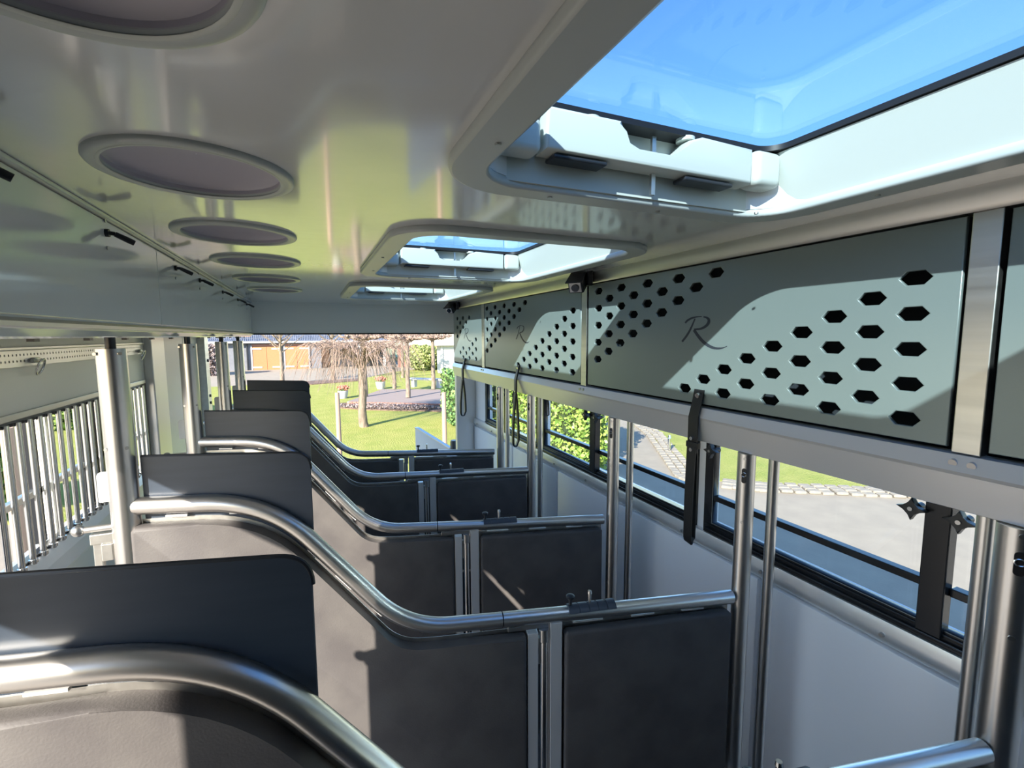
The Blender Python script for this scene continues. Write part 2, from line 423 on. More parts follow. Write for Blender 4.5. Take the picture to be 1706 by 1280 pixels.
obj('window_header', B(LW, LW + .012, 1.76, 3.27, -.262, -.240, bev=.003), ALU, wl)
# airline tie track with rings
tr = empty('tie_track', (0, 0, 0), 0, 'perforated aluminium tie track along the top of the left wall', 'tie track')
th = []
for k in range(0, 70):
    y = 1.78 + k * .0215
    if y > 3.24: break
    for z in (-.056, -.076): th.append([(y - .0035, z - .0035), (y + .0035, z - .0035), (y + .0035, z + .0035), (y - .0035, z + .0035)])
plate('track', [(1.74, -.094), (3.27, -.094), (3.27, -.042), (1.74, -.042)], th, 'x', LW + .004, LW + .012, ALUG, tr)
obj('track_backing', B(LW, LW + .004, 1.74, 3.27, -.094, -.042), BLACK, tr)
obj('track_lip', B(LW, LW + .018, 1.74, 3.27, -.040, -.030, bev=.002), ALUG, tr)
def ring(y, lab):
    t = empty('tie_ring', (LW + .02, y, -.078), 0, lab, 'ring', 'tie rings on the left wall track')
    bm = bmesh.new(); pts = [(.008 + .010 * math.cos(a), .020 * math.sin(a), -.022 + .026 * math.cos(a)) for a in [2 * math.pi * k / 20 for k in range(21)]]
    tube(bm, pts, .0035, 8, False); obj('ring', bm, CHROME, t, True)
    bm = bmesh.new(); cyl(bm, (0, -.03, 0), (0, .03, 0), .006, n=10); box(bm, -.008, .004, -.018, .018, -.008, .010, bev=.002); obj('fitting', bm, BOLT, t, True)
ring(2.115, 'steel tie ring hanging from the dotted track at the left edge')
ring(3.20, 'steel tie ring on the track beyond the nearest left post')

# ------------------------------------------------------------------ left overhead cupboards
prof = [(-.46, CZ), (-.46, .034), (-.452, .030), (-.451, .022), (-.462, .016), (-.468, .002), (-.480, -.002), (-.88, -.002), (-.88, CZ)]
cb = obj('cupboard_body', prism(bmesh.new(), [(p[0] + (-.006 if p[0] == -.46 else 0), p[1]) for p in prof], 'y', YF, YR_), SOF)
cu = empty('overhead_cupboard', (0, 0, 0), 0, 'long glossy grey overhead cupboard running along the left ceiling edge', 'cupboard')
cb.parent = cu
SEAMS = [YF, 0.25, 1.955, 4.715]
for a, b in zip(SEAMS[:-1], SEAMS[1:]):
    obj('flap_door', B(-.466, -.460, a + .002, b - .002, .040, CZ - .012, bev=.0015), SOF, cu)
obj('edge_strip', prism(bmesh.new(), [(-.468, .036), (-.455, .034), (-.449, .028), (-.449, .020), (-.455, .017), (-.468, .017)], 'y', YF, YR_), ALU, cu, True)
obj('hinge_strip', B(-.464, -.448, YF, YR_, CZ - .010, CZ - .0005, bev=.002), ALUG, cu, True)
bm = bmesh.new()
for k in range(14):
    y = 1.2 + k * .25; box(bm, -.50, -.488, y, y + .02, -.008, -.001)
obj('underside_clip', bm, BLACK, cu)
lat_lab = ['black lever latch nearest the camera on the glossy cupboard front', 'black lever latch second from the camera, above the near round vents', 'black lever latch third from the camera on the cupboard front',
           'black lever latch fourth from the camera on the cupboard front', 'black lever latch fifth from the camera, small in the distance', 'farthest tiny black lever latch by the rear header', 'black lever latch cut off by the left picture edge']
for k, y in enumerate([1.52, 2.186, 2.62, 3.256, 3.897, 4.42, 0.97]):
    t = empty('lever_latch', (-.46, y, .262), 0, lat_lab[k], 'latch', 'lever latches on the left cupboard')
    bm = bmesh.new(); cyl(bm, (0, 0, 0), (.008, 0, 0), .010, n=14); obj('rosette', bm, BLACK, t, True)
    bm = bmesh.new(); tube(bm, [(.006, 0, 0), (.018, .005, .0)], [.005, .005], 10)
    tube(bm, [(.018, .004, -.001), (.040, .016, -.012), (.052, .022, -.018)], [.0065, .0075, .007], 10); obj('lever', bm, BLACK, t, True)
    for z in (.030, -.038):
        bm = bmesh.new(); cyl(bm, (0, 0, z), (.003, 0, z), .005, n=10); obj('screw', bm, BOLT, t)

# ------------------------------------------------------------------ right overhead lockers
LX = 1.30
struct(obj('trim_3', prism(bmesh.new(), [(1.285, CZ), (1.285, .262), (1.292, .252), (1.34, .252), (1.34, CZ)], 'y', YF, 4.46), ALU, None, True), 'brushed aluminium rail along the top of the right lockers')
lk = empty('locker_frame', (0, 0, 0), 0, 'aluminium frame and deep metal shelf under the perforated doors on the right', 'locker')
obj('shelf_beam', prism(bmesh.new(), [(1.325, -.262), (1.292, -.265), (1.280, -.300), (1.283, -.308), (1.300, -.388), (1.31, -.392), (1.60, -.392), (1.60, -.375), (1.325, -.290)], 'y', YF, 4.46), ALUG, lk)
obj('back_lining', B(1.585, 1.60, YF, 4.46, -.375, CZ), DARKIN, lk)
obj('bottom_lining', B(1.325, 1.585, YF, 4.46, -.290, -.268), DARKIN, lk)
obj('end_panel', B(1.30, 1.60, 4.445, 4.46, -.262, CZ), GREYP, lk)
for y0, y1 in ((.500, .550), (2.050, 2.100), (3.575, 3.635)):
    obj('upright', B(1.296, 1.330, y0, y1, -.262, .252, bev=.002), ALU, lk)
    bm = bmesh.new()
    for yb in (y0 + .008, y1 - .010): cyl(bm, (1.283, yb, -.283), (1.292, yb, -.281), .008, .0075, 14)
    obj('rivet', bm, BOLT, lk, True)
def hexa(y, z): 
    a, b, c = .036, .0182, .0185
    return [(y - a, z), (y - c, z + b), (y + c, z + b), (y + a, z), (y + c, z - b), (y - c, z - b)]
top_s = [(1.3705, .0425), (1.3609, .0516), (1.3388, .0602), (1.3169, .0635), (1.2902, .0641)]
stem_s = [(1.3221, .0576), (1.3335, .0354), (1.3451, .0149), (1.3611, -.0059), (1.3834, -.0272)]
bowl_s = [(1.2822, .0622), (1.2665, .0597), (1.2558, .0514), (1.2578, .0396), (1.2676, .0299), (1.2881, .0203), (1.3257, .0178)]
leg_s = [(1.3257, .0167), (1.3084, -.0018), (1.286, -.0221), (1.2644, -.0359), (1.2383, -.0463), (1.2133, -.0497), (1.1916, -.0472), (1.1731, -.0402)]
def letter(parent, dy, dz):
    bm = bmesh.new()
    for s, w0, w1, w2 in ((top_s, .004, .006, .0015), (stem_s, .003, .0055, .005), (bowl_s, .003, .009, .004), (leg_s, .006, .009, .0012)):
        pts = fillet([(p[0], p[1], 0) for p in s], .012, 3); n = len(pts)
        L, Rr = [], []
        for i, p in enumerate(pts):
            t = (pts[min(i + 1, n - 1)] - pts[max(i - 1, 0)]).normalized(); u = i / (n - 1)
            wd = (w0 * (1 - u) ** 2 + w1 * 2 * u * (1 - u) + w2 * u * u) / 2 * 2.2
            wd = max(wd, .0007)
            nn = Vector((-t.y, t.x * .75, 0)) * wd
            L.append(bm.verts.new((LX - .0006, p.x + nn.x + dy, p.y + nn.y + dz))); Rr.append(bm.verts.new((LX - .0006, p.x - nn.x + dy, p.y - nn.y + dz)))
        for i in range(n - 1): bm.faces.new((L[i], L[i + 1], Rr[i + 1], Rr[i]))
    return obj('letter_r', bm, INK, parent)
def door(name, y0, y1, zt, tl, br, counts, label, dy, st=.0898):
    t = empty(name, (0, 0, 0), 0, label, 'locker door', 'perforated locker doors on the right')
    hs = []
    for k, n in enumerate(counts[0]):
        for i in range(n):
            hs.append(hexa(tl[0] - k * st, tl[1] - (.0414 if k % 2 else 0) - i * .0828))
    for k, n in enumerate(counts[1]):
        for i in range(n):
            hs.append(hexa(br[0] + k * st, br[1] + (.0414 if k % 2 else 0) + i * .0828))
    plate('panel', [(y0 + .012, -.250), (y1 - .012, -.250), (y1 - .012, zt), (y0 + .012, zt)], hs, 'x', LX, LX + .012, PERF, t, .002)
    if dy is not None: letter(t, dy, 0)
    return t
C9 = [5, 4, 4, 3, 3, 2, 2, 1, 1]
door('perforated_door', .550, 2.050, .246, (1.952, .212), (.646, -.203), (C9, C9), 'large grey perforated locker door nearest the camera with a script letter and a sun patch', 0)
door('perforated_door', 2.100, 3.575, .246, (3.520, .212), (2.196, -.201), (C9, C9), 'middle grey perforated locker door with a script letter, half in sun', 1.56)
door('perforated_door', 3.635, 4.445, .246, (4.330, .160), (3.800, -.200), ([3, 2, 2, 1, 1], [3, 2, 2, 1, 2, 1]), 'small farthest perforated locker door beside the rear opening', 2.74)
door('perforated_door', -1.0, .500, .246, (0, 0), (0, 0), ([], []), 'plain grey locker door cut off by the right picture edge', None)

# small cameras under the ceiling
for k, (y, lab) in enumerate(((2.02, 'black surveillance camera above the upright between the two large perforated doors'), (4.25, 'black surveillance camera at the far end of the right ceiling rail'))):
    t = empty('security_camera', (1.245, y, .268), 0, lab, 'camera')
    bm = bmesh.new(); q = box(bm, -.028, .028, -.045, .045, -.024, .024, bev=.006)
    Mr = Matrix.Rotation(R(28), 4, 'X') @ Matrix.Rotation(R(0), 4, 'Z')
    Mr = Matrix.Rotation(R(-48), 4, 'Z') @ Matrix.Rotation(R(32), 4, 'X')
    Mf = Matrix.Translation((-.012, .0, -.006)) @ Mr
    bmesh.ops.transform(bm, matrix=Mf, verts=bm.verts); obj('body', bm, BLACK, t, True)
    bm = B(-.030, .030, -.062, .04, .024, .028, bev=.001); bmesh.ops.transform(bm, matrix=Mf, verts=bm.verts); obj('sun_shade', bm, BLACK, t)
    bm = B(-.022, .022, -.048, -.044, -.018, .018, bev=.001); bmesh.ops.transform(bm, matrix=Mf, verts=bm.verts); fa = obj('face', bm, BOLT, t)
    bm = bmesh.new(); cyl(bm, (0, -.052, 0), (0, -.046, 0), .014, n=16); bmesh.ops.transform(bm, matrix=Mf, verts=bm.verts); obj('lens', bm, DARKG, t, True)
    bm = B(.004, .024, -.040, .012, -.022, .028, bev=.003); obj('bracket', bm, BLACK, t)
    t.scale = (1.35, 1.35, 1.35)

# hanging leather straps
def strap(y, zt, zb, lab, w=.046, gap=.020, x=1.272, rz=0, th0=.004):
    t = empty('hanging_strap', (x, y, 0), 0, lab, 'strap', 'black straps hanging from the lockers')
    t.rotation_euler = (0, 0, rz)
    def ribbon(pts, wid, th=th0):
        bm = bmesh.new(); prev = None
        for i, (px, py, pz, ang) in enumerate(pts):
            c = Vector((px, py, pz)); d = Vector((math.sin(ang), math.cos(ang), 0)) * wid / 2; nn = Vector((math.cos(ang), -math.sin(ang), 0)) * th / 2
            cur = [bm.verts.new(c + d + nn), bm.verts.new(c + d - nn), bm.verts.new(c - d - nn), bm.verts.new(c - d + nn)]
            if prev:
                for k in range(4): bm.faces.new((prev[k], prev[(k + 1) % 4], cur[(k + 1) % 4], cur[k]))
            else: bm.faces.new(cur)
            prev = cur
        bm.faces.new(prev); return bm
    zc = zt - .20
    obj('upper_strap', ribbon([(.024, 0, zt, 0), (.014, 0, zt - .05, 0), (0, 0, zt - .10, 0), (0, 0, zc, 0), (0, 0, zc - .03, 0)], w), STRAP, t, True)
    # loop hanging below the clasp
    N = 14; L = []
    for k in range(N + 1):
        u = k / N; z = zc - (zc - zb - gap) * u; L.append((-.003 - gap * .6 * math.sin(u * 1.57), -gap * .3 * u, z, .15 * u))
    for k in range(1, 8):
        a = math.pi * k / 8; L.append((-.003 - gap * .6 * math.cos(a), -gap * .3 * math.cos(a), zb + gap - gap * math.sin(a), .2))
    for k in range(N + 1):
        u = 1 - k / N; z = zc - (zc - zb - gap) * u; L.append((.003 + gap * .6 * math.sin(u * 1.57), gap * .3 * u, z, .15 * u))
    obj('loop', ribbon(L, w * .95), STRAP, t, True)
    bm = B(-.008, .006, -w * .72, w * .55, zc - .012, zc + .010, bev=.002); obj('keeper', bm, STRAP, t)
    bm = bmesh.new()
    for z in (zc + .022, zc - .020): cyl(bm, (-.010, 0, z), (-.002, 0, z), .007, .008, 12)
    cyl(bm, (.012, 0, zt - .022), (.022, 0, zt - .020), .009, .010, 14)
    obj('stud', bm, CHROME, t, True)
strap(1.285, -.200, -.775, 'broad black leather strap hanging nearest the camera from the large perforated door', .046)
strap(2.885, -.200, -.760, 'narrow black looped strap hanging from the middle perforated door', .030, .036, 1.268, 0, .011)
strap(4.08, -.205, -.735, 'thin black looped strap farthest back beside the rear opening', .030, .040, 1.268, 0, .014)
for y, zt, zb, lab in ((3.36, -.42, -.545, 'small black cord loop by the farthest slim pole'), (2.79, -.41, -.545, 'short black cord beside the slim pole left of the hedge view')):
    bm = bmesh.new(); tube(bm, [(1.46, y, zt + .05), (1.46, y, zt), (1.46, y - .02, zt - .05), (1.46, y - .025, zb + .01), (1.46, y, zb), (1.46, y + .022, zb + .02), (1.46, y + .01, zt - .04), (1.46, y, zt)], .005, 8)
    tag(obj('cord_loop', bm, STRAP, None, True), lab, 'cord')

# ------------------------------------------------------------------ skylights
SL = ['large open-sky roof window nearest the camera at the top right', 'middle roof window seen flat beyond the near one', 'farthest small roof window close to the rear header']
s0 = None
for k, (a, b) in enumerate(SKY_Y):
    t = empty('skylight', (0, b, 0), 0, SL[k], 'skylight', 'roof windows in the ceiling')
    if s0 is None:
        s0 = t; Ln = b - a
        # flange below the ceiling (coordinates relative to far edge: y from -Ln to 0)
        o = plate('flange', rrect(.234, 1.128, -Ln, 0, .15, 12), [rrect(.292, 1.070, -Ln + .05, -.05, .105, 12)], 'z', CZ - .018, CZ + .002, FLANGE, t, .006)
        bm = bmesh.new()
        for x, y in ((.274, -.24), (.474, -.028), (.76, -.024), (.99, -.10), (1.10, -.30), (.262, -.62)): cyl(bm, (x, y, CZ - .021), (x, y, CZ - .017), .005, n=10)
        obj('screw', bm, BOLT, t)
        plate('glazing_frame', rrect(.27, 1.09, -Ln + .02, -.02, .09), [rrect(.325, 1.022, -Ln + .08, -.105, .05)], 'z', .424, .436, GASK, t)
        obj('pane', B(.28, 1.08, -Ln + .03, -.03, .438, .444), GLASSR, t)
        # right reveal, slanted
        obj('side_reveal', prism(bmesh.new(), [(1.074, .298), (1.028, .422), (1.085, .43), (1.085, .298)], 'y', -Ln + .05, -.06), SKYP, t)
        obj('side_reveal', prism(bmesh.new(), [(.290, .298), (.322, .422), (.275, .43), (.275, .298)], 'y', -Ln + .05, -.06), SKYP, t)
        obj('end_reveal', B(.29, 1.07, -.062, -.054, .298, .424), SKYP, t)
        obj('end_reveal', B(.29, 1.07, -Ln + .052, -Ln + .062, .298, .424), SKYP, t)
        # latch housing with notch
        hp = [(.420, .345), (.950, .343), (.950, .420), (.80, .424), (.765, .412), (.735, .375), (.715, .366), (.63, .366), (.602, .376), (.592, .40), (.588, .422), (.422, .422)]
        obj('latch_housing', prism(bmesh.new(), hp, 'y', -.118, -.066, bev=.007, seg=3), SKYP, t, True)
        obj('housing_corner', B(.957, 1.040, -.125, -.066, .342, .422, bev=.016, seg=4), SKYP, t, True)
        obj('end_cap', B(.318, .412, -.118, -.066, .335, .40, bev=.014, seg=4), SKYP, t, True)
        obj('recess_shade', B(.44, .56, -.110, -.070, .334, .342, bev=.003), BLACK, t)  # black slabs here paint the shade in the recess under the housing
        obj('recess_shade', B(.76, .90, -.110, -.070, .332, .341, bev=.003), BLACK, t)
        bm = bmesh.new()
        for x in (.53, .775): cyl(bm, (x, -.09, .418), (x, -.09, .426), .020, n=18)
        obj('button', bm, SKYP, t, True)
        obj('rod', B(.69, .70, -.085, -.078, .30, .42), ALU, t)
    else:
        for ch in list(s0.children):
            c = ch.copy(); COL.objects.link(c); c.parent = t

# ------------------------------------------------------------------ round roof vents
VL = ['largest round roof vent cut off by the top left corner', 'round roof vent with a lit orange rim glimpse, second from the camera', 'third round roof vent from the camera', 'fourth round roof vent from the camera', 'fifth round roof vent, a thin ellipse in the distance', 'farthest round roof vent near the rear header']
v0 = None
for k, (x, y) in enumerate(VENTS):
    t = empty('roof_vent', (x, y, CZ), 0, VL[k], 'vent', 'round vents in the ceiling')
    if v0 is None:
        v0 = t
        bm = lathe(bmesh.new(), [(.163, .002), (.163, -.004), (.161, -.007), (.156, -.009), (.144, -.0085), (.139, -.006), (.137, -.001)], n=64); obj('flange', bm, FLANGE, t, True)
        bm = lathe(bmesh.new(), [(.1372, -.002), (.1372, .006), (.132, .012), (.110, .020), (.07, .027), (.03, .030), (.0005, .031)], n=64); obj('lens', bm, DOME, t, True)
        bm = lathe(bmesh.new(), [(.1445, -.0088), (.141, -.0092), (.138, -.0075)], n=64); obj('rim_highlight', bm, SKYP, t, True)  # pale band painted as the highlight line around the inner rim
    else:
        for ch in list(v0.children):
            c = ch.copy(); COL.objects.link(c); c.parent = t

# ------------------------------------------------------------------ stall partitions
def partition():
    t = empty('stall_partition', (0, 0, 0))
    rail = fillet([(.022, 0, -.430), (.335, 0, -.440), (.690, 0, -.856), (.972, 0, -.866)], [0, .17, .13, 0], 12)
    obj('rail', tube(bmesh.new(), rail, .0225, 24), STEELR, t, True)
    obj('rail_extension', tube(bmesh.new(), [(.976, 0, -.866), (1.30, 0, -.876), (1.765, 0, -.888)], .0225, 24), STEELR, t, True)
    obj('joint_ring', tube(bmesh.new(), [(.9715, 0, -.866), (.9765, 0, -.866)], .0205, 20), BLACK, t, True)
    # head board behind the rail
    out = [(.036, -.52), (.036, -.306)] + [tuple(v)[:2] for v in fillet([(.036, -.306, 0), (.443, -.318, 0), (.443, -.66, 0)], [0, .045, 0], 8)][1:-1] + [(.443, -.66), (.30, -.52)]
    obj('head_board', prism(bmesh.new(), out, 'y', .012, .021, bev=.0012), BOARD, t)
    obj('board_edging', tube(bmesh.new(), [(p[0], .0165, p[1]) for p in out[1:-2]], .0045, 8), BLACK, t, True)
    # pads
    top = [tuple(v)[:2] for v in fillet([(.016, -.478, 0), (.325, -.488, 0), (.668, -.905, 0), (.790, -.914, 0), (1.046, -.915, 0)], [0, .15, .10, .05, 0], 8)]
    pad = [(.016, -1.53)] + [(.016, -.490), (.028, -.478)] + top[1:-1] + [(1.040, -.915), (1.046, -.922), (1.046, -1.53)]
    obj('left_pad', prism(bmesh.new(), pad, 'y', -.028, .010, bev=.0125, seg=5), PAD, t, True)
    p2 = [(1.168, -1.515), (1.168, -.930), (1.178, -.920), (1.742, -.926), (1.754, -.936), (1.757, -1.50), (1.742, -1.515)]
    obj('right_pad', prism(bmesh.new(), p2, 'y', -.028, .010, bev=.0125, seg=5), PAD, t, True)
    # carrier sheets
    obj('carrier_sheet', prism(bmesh.new(), [(.03, -1.55), (.03, -.47)] + [(p[0], p[1] + .012) for p in top[1:-1]] + [(1.05, -.905), (1.05, -1.55)], 'y', .0102, .0118), ALU, t)
    obj('carrier_sheet', B(1.16, 1.76, .0102, .0118, -1.55, -.905), ALU, t)
    # uprights and hinge
    obj('frame_upright', B(1.050, 1.083, -.020, .012, -1.56, -.912, bev=.002), ALUG, t)
    obj('frame_upright', B(1.122, 1.160, -.020, .012, -1.56, -.888, bev=.002), ALUG, t)
    h = obj('hinge_tube', cyl(bmesh.new(), (1.103, -.010, -1.56), (1.103, -.010, -.915), .0115, n=16), CHROME, t, True)
    obj('collar', cyl(bmesh.new(), (1.103, -.010, -.945), (1.103, -.010, -.905), .0150, n=16), BOLT, h, True)
    obj('hinge_plate', B(1.085, 1.095, -.014, .004, -1.02, -.935, bev=.001), BOLT, t)
    obj('rail_foot', B(.99, 1.12, -.010, .010, -.905, -.890, bev=.002), BOLT, t)
    obj('skirt', B(.03, 1.75, .002, .008, -1.97, -1.545), BLACK, t)
    # short brackets between rail and pads
    def brk(u0, z0, u1, z1):
        bm = bmesh.new(); d = Vector((u1 - u0, 0, z1 - z0)); L = d.length; box(bm, 0, L, -.004, .004, -.0025, .0025)
        bmesh.ops.transform(bm, matrix=Matrix.Translation((u0, 0, z0)) @ Matrix.Rotation(-math.atan2(d.z, d.x), 4, 'Y'), verts=bm.verts)
        obj('rail_bracket', bm, ALUG, t)
    for q in ((.09, -.462, .14, -.463), (.24, -.466, .29, -.468), (.43, -.586, .455, -.615), (.50, -.668, .54, -.714), (.59, -.770, .62, -.806), (1.20, -.903, 1.30, -.905), (1.40, -.908, 1.48, -.909), (1.58, -.912, 1.66, -.914)): brk(*q)
    # latch on the rail
    la = bmesh.new()
    N = 8
    for (u0, u1, r) in ((1.184, 1.214, .030), (1.214, 1.218, .028), (1.218, 1.246, .030), (1.246, 1.250, .028), (1.250, 1.276, .030), (1.276, 1.280, .028), (1.280, 1.306, .030), (1.306, 1.310, .028), (1.310, 1.338, .030)):
        pts = []
        for kk in range(N + 1):
            a = R(28 + 124 * kk / N); pts.append((r * math.cos(a), r * math.sin(a)))
        zz = -.875; v0_ = [la.verts.new((u0, p[0], zz + p[1])) for p in pts]; v1_ = [la.verts.new((u1, p[0], zz + p[1])) for p in pts]
        la.faces.new(v0_); la.faces.new(v1_)
        for kk in range(len(pts)): la.faces.new((v0_[kk], v0_[(kk + 1) % len(pts)], v1_[(kk + 1) % len(pts)], v1_[kk]))
    lo = obj('latch_block', la, LATCH, t, True)
    bm = bmesh.new(); cyl(bm, (1.192, 0, -.852), (1.192, 0, -.822), .005, n=12); cyl(bm, (1.192, 0, -.824), (1.192, 0, -.816), .012, .014, 18); sph(bm, (1.192, 0, -.816), .0135, 8, (1, 1, .35)); obj('knob', bm, BLACK, lo, True)
    bm = bmesh.new(); cyl(bm, (1.256, 0, -.850), (1.256, 0, -.815), .0055, n=14); cyl(bm, (1.256, 0, -.815), (1.256, 0, -.806), .0072, .006, 14); obj('pin', bm, CHROME, lo, True)
    return t
PL = {'E': (.79, .440), 'D': (1.4526, 1.0884), 'C': (2.2478, 1.8276), 'B': (3.0359, 2.7353), 'A': (3.7028, 3.2830)}
PLAB = {'E': 'padded stall partition nearest the camera with a thick curved steel top rail', 'D': 'second padded stall partition from the camera, half sunlit', 'C': 'third padded stall partition from the camera', 'B': 'fourth padded stall partition from the camera', 'A': 'farthest padded stall partition in front of the open rear'}
pt = partition()
for i, k in enumerate('EDCBA'):
    o = pt if i == 0 else copy_tree(pt)
    l, r = PL[k]
    o.location = (-.45, l, 0); o.rotation_euler = (0, 0, math.atan2(r - l, 1.75))
    tag(o, PLAB[k], 'partition', 'padded stall partitions')

# left posts
def lpost():
    t = empty('partition_post', (0, 0, 0))
    obj('sleeve', cyl(bmesh.new(), (0, 0, FL), (0, 0, -.028), .031, n=32), STEEL, t, True)
    obj('stem', cyl(bmesh.new(), (0, 0, -.03), (0, 0, 0), .011, n=16), BLACK, t, True)
    a = cyl(bmesh.new(), (-.085, 0, -.478), (-.03, 0, -.478), .0085, n=14); arm = obj('bolt_arm', a, STEELR, t, True)
    obj('ball_knob', sph(bmesh.new(), (-.098, 0, -.478), .0145, 12), BOLT, arm, True)
    obj('bracket', B(-.074, -.026, -.012, .012, -.516, -.490, bev=.002), ALU, t)
    obj('bolt_housing', B(-.052, -.028, -.016, .008, -.560, -.516, bev=.002), ALU, t)
    obj('side_bar', B(-.070, -.052, -.008, .008, -1.5, -.500, bev=.002), ALU, t)
    bm = prism(bmesh.new(), [tuple(v)[:2] for v in fillet([(-.028, -.335, 0), (-.052, -.335, 0), (-.052, -.412, 0), (-.028, -.412, 0)], [0, .03, .004, 0], 6)], 'y', -.002, .002); obj('tab', bm, GREYP, t)
    bm = bmesh.new()
    for px, pz in ((-.024, -.040), (.024, -.040), (-.02, -.275), (.02, -.275)): cyl(bm, (px, -.018, pz), (px * 1.05, -.026, pz), .004, n=10)
    obj('screw', bm, BOLT, t)
    return t
lp = lpost()
LPL = {'E': 'steel sleeved post holding the nearest partition at the left edge', 'D': 'thick steel post with a ball knob at the left, in front of the barred window', 'C': 'second steel post from the left with its ball knob', 'B': 'steel post third from the left in front of the garden', 'A': 'steel post fourth from the left, nearest the open rear'}
for i, k in enumerate('EDCBA'):
    o = lp if i == 0 else copy_tree(lp)
    o.location = (-.45, PL[k][0], 0)
    tag(o, LPL[k], 'post', 'sleeved steel posts on the left')
# right posts with slim poles
rp0 = None
RPL = {'E': 'thick steel post at the right picture edge with a slotted opening', 'D': 'steel post ending the second partition beside the broad strap', 'C': 'steel post ending the third partition', 'B': 'steel post ending the fourth partition', 'A': 'steel post ending the farthest partition'}
SPL = {'E': 'slim steel pole just left of the thick post at the right edge', 'D': 'slim steel pole behind the post of the second partition', 'C': 'slim steel pole behind the post of the third partition', 'B': 'slim steel pole behind the post of the fourth partition', 'A': 'slim steel pole behind the farthest right post'}
SY = {'E': .526, 'D': 1.067, 'C': 1.838, 'B': 2.816, 'A': 3.395}
s_0 = None
for i, k in enumerate('EDCBA'):
    if rp0 is None:
        rp0 = empty('support_post', (0, 0, 0))
        obj('tube', cyl(bmesh.new(), (0, 0, FL), (0, 0, -.391), .028, n=36), STEEL, rp0, True)
        bm = prism(bmesh.new(), rrect(-.0072, .0072, -.487, -.437, .0071, 5), 'y', -.0286, -.018); sl_ = obj('slot', bm, GASK, rp0)
        sl_.rotation_euler = (0, 0, R(-62))
        bm = bmesh.new(); tube(bm, [(.007 * math.cos(a) , -.030, -.458 + .007 * math.sin(a)) for a in [2 * math.pi * q / 16 for q in range(17)]], .0014, 6, False); rg = obj('slot_ring', bm, CHROME, rp0, True); rg.rotation_euler = (0, 0, R(-62))
        bm = bmesh.new()
        for z in (-.405, -.62, -1.2): cyl(bm, (0, -.0295, z), (0, -.026, z), .005, n=12)
        sc = obj('screw', bm, BOLT, rp0, True); sc.rotation_euler = (0, 0, R(-62))
        obj('rear_channel', B(.012, .030, .012, .030, FL, -.391, bev=.002), ALU, rp0)
        o = rp0
        s_0 = empty('slim_pole', (0, 0, 0)); obj('tube', cyl(bmesh.new(), (0, 0, FL), (0, 0, -.391), .017, n=24), STEEL, s_0, True)
        obj('foot_plate', cyl(bmesh.new(), (0, 0, FL), (0, 0, FL + .008), .03, n=24), BOLT, s_0, True)
        s = s_0
    else:
        o = copy_tree(rp0); s = copy_tree(s_0)
    sc_ = 1.22 if k == 'E' else 1.0
    o.scale = (sc_, sc_, 1); o.location = (1.318 if k == 'E' else 1.312, PL[k][1] - .003, 0); tag(o, RPL[k], 'post', 'steel posts under the right locker beam')
    s.location = (1.42, SY[k], 0); tag(s, SPL[k], 'pole', 'slim steel poles on the right')

# rear jamb on the right, tailgate details
struct(obj('trim_4', B(1.390, 1.60, 4.70, 4.76, FL, CZ, bev=.004), ALUG), 'metal door jamb right of the rear opening')
bm = prism(bmesh.new(), [(0, -1.195), (.035, -1.195), (.75, -1.335), (.75, -1.95), (0, -1.95)], 'y', -.018, .018, bev=.003)
g = tag(obj('ramp_side_board', bm, GREYP), 'grey sloping ramp side board outside the rear opening', 'board'); g.location = (1.225, 6.0, 0); g.rotation_euler = (0, 0, R(-70))
g2 = obj('top_edge', prism(bmesh.new(), [(-.005, -1.193), (.035, -1.193), (.75, -1.333), (.75, -1.323), (.036, -1.183), (-.005, -1.183)], 'y', -.024, .024), ALU, g)
struct(obj('tailgate_ramp', prism(bmesh.new(), [(4.76, FL), (8.2, -3.08), (8.2, -3.02), (4.76, FL + .05)], 'x', -.8, 1.5), FLOORM), 'rubber covered loading ramp sloping down behind the vehicle')
tag(obj('rubber_bumper', lathe(bmesh.new(), [(.001, 0), (.04, 0), (.046, -.02), (.046, -.30), (.001, -.30)], (1.50, 5.2, -1.215), 20), BLACK, None, True), 'round black rubber buffer at the right jamb outside', 'bumper')

# ------------------------------------------------------------------ grounds
GZ = -3.1
struct(obj('ground', B(-70, 70, -30, 110, GZ - .3, GZ), PAVE))
def flat(name, pts, m, z=.012, lab=None, h=.03):
    o = obj(name, prism(bmesh.new(), pts, 'z', GZ - h, GZ + z), m); struct(o, lab); return o
flat('lawn', [(-4.6, 10.2), (-2.0, 8.6), (5.2, 8.6), (5.4, 12), (12, 24), (30, 33), (30, 45), (10, 44), (6.5, 41), (3.4, 35.5), (-2.3, 34.2), (-14, 33), (-20, 40), (-40, 48), (-40, 14)], LAWN, lab='wide sunny lawn behind the vehicle')
flat('lawn', [(7.6, 8.0), (7.75, 7.2), (8.4, 6.75), (11.4, 4.95), (15.0, 2.6), (30, -3), (45, 20), (16, 24), (11.3, 15.3), (9.9, 11.9)], LAWN, lab='bright lawn right of the paved drive')
flat('mulch_bed', [(-2.5, 32.6), (0, 32.4), (3.0, 33.6), (3.6, 35.3), (-2.3, 34.4)], MULCH, .06, 'brown mulch bed along the far drive')
flat('mulch_bed', [(.9, 21.4), (2.0, 20.2), (4.4, 18.7), (5.6, 17.6), (6.6, 18.0), (6.2, 20), (2.2, 22.6), (1.1, 22.6)], MULCH, .06, 'brown mulch bed in front of the raised terrace')
flat('far_field', [(4, 60), (60, 50), (60, 108), (4, 108)], FIELD, .5, 'pale green field in the distance')
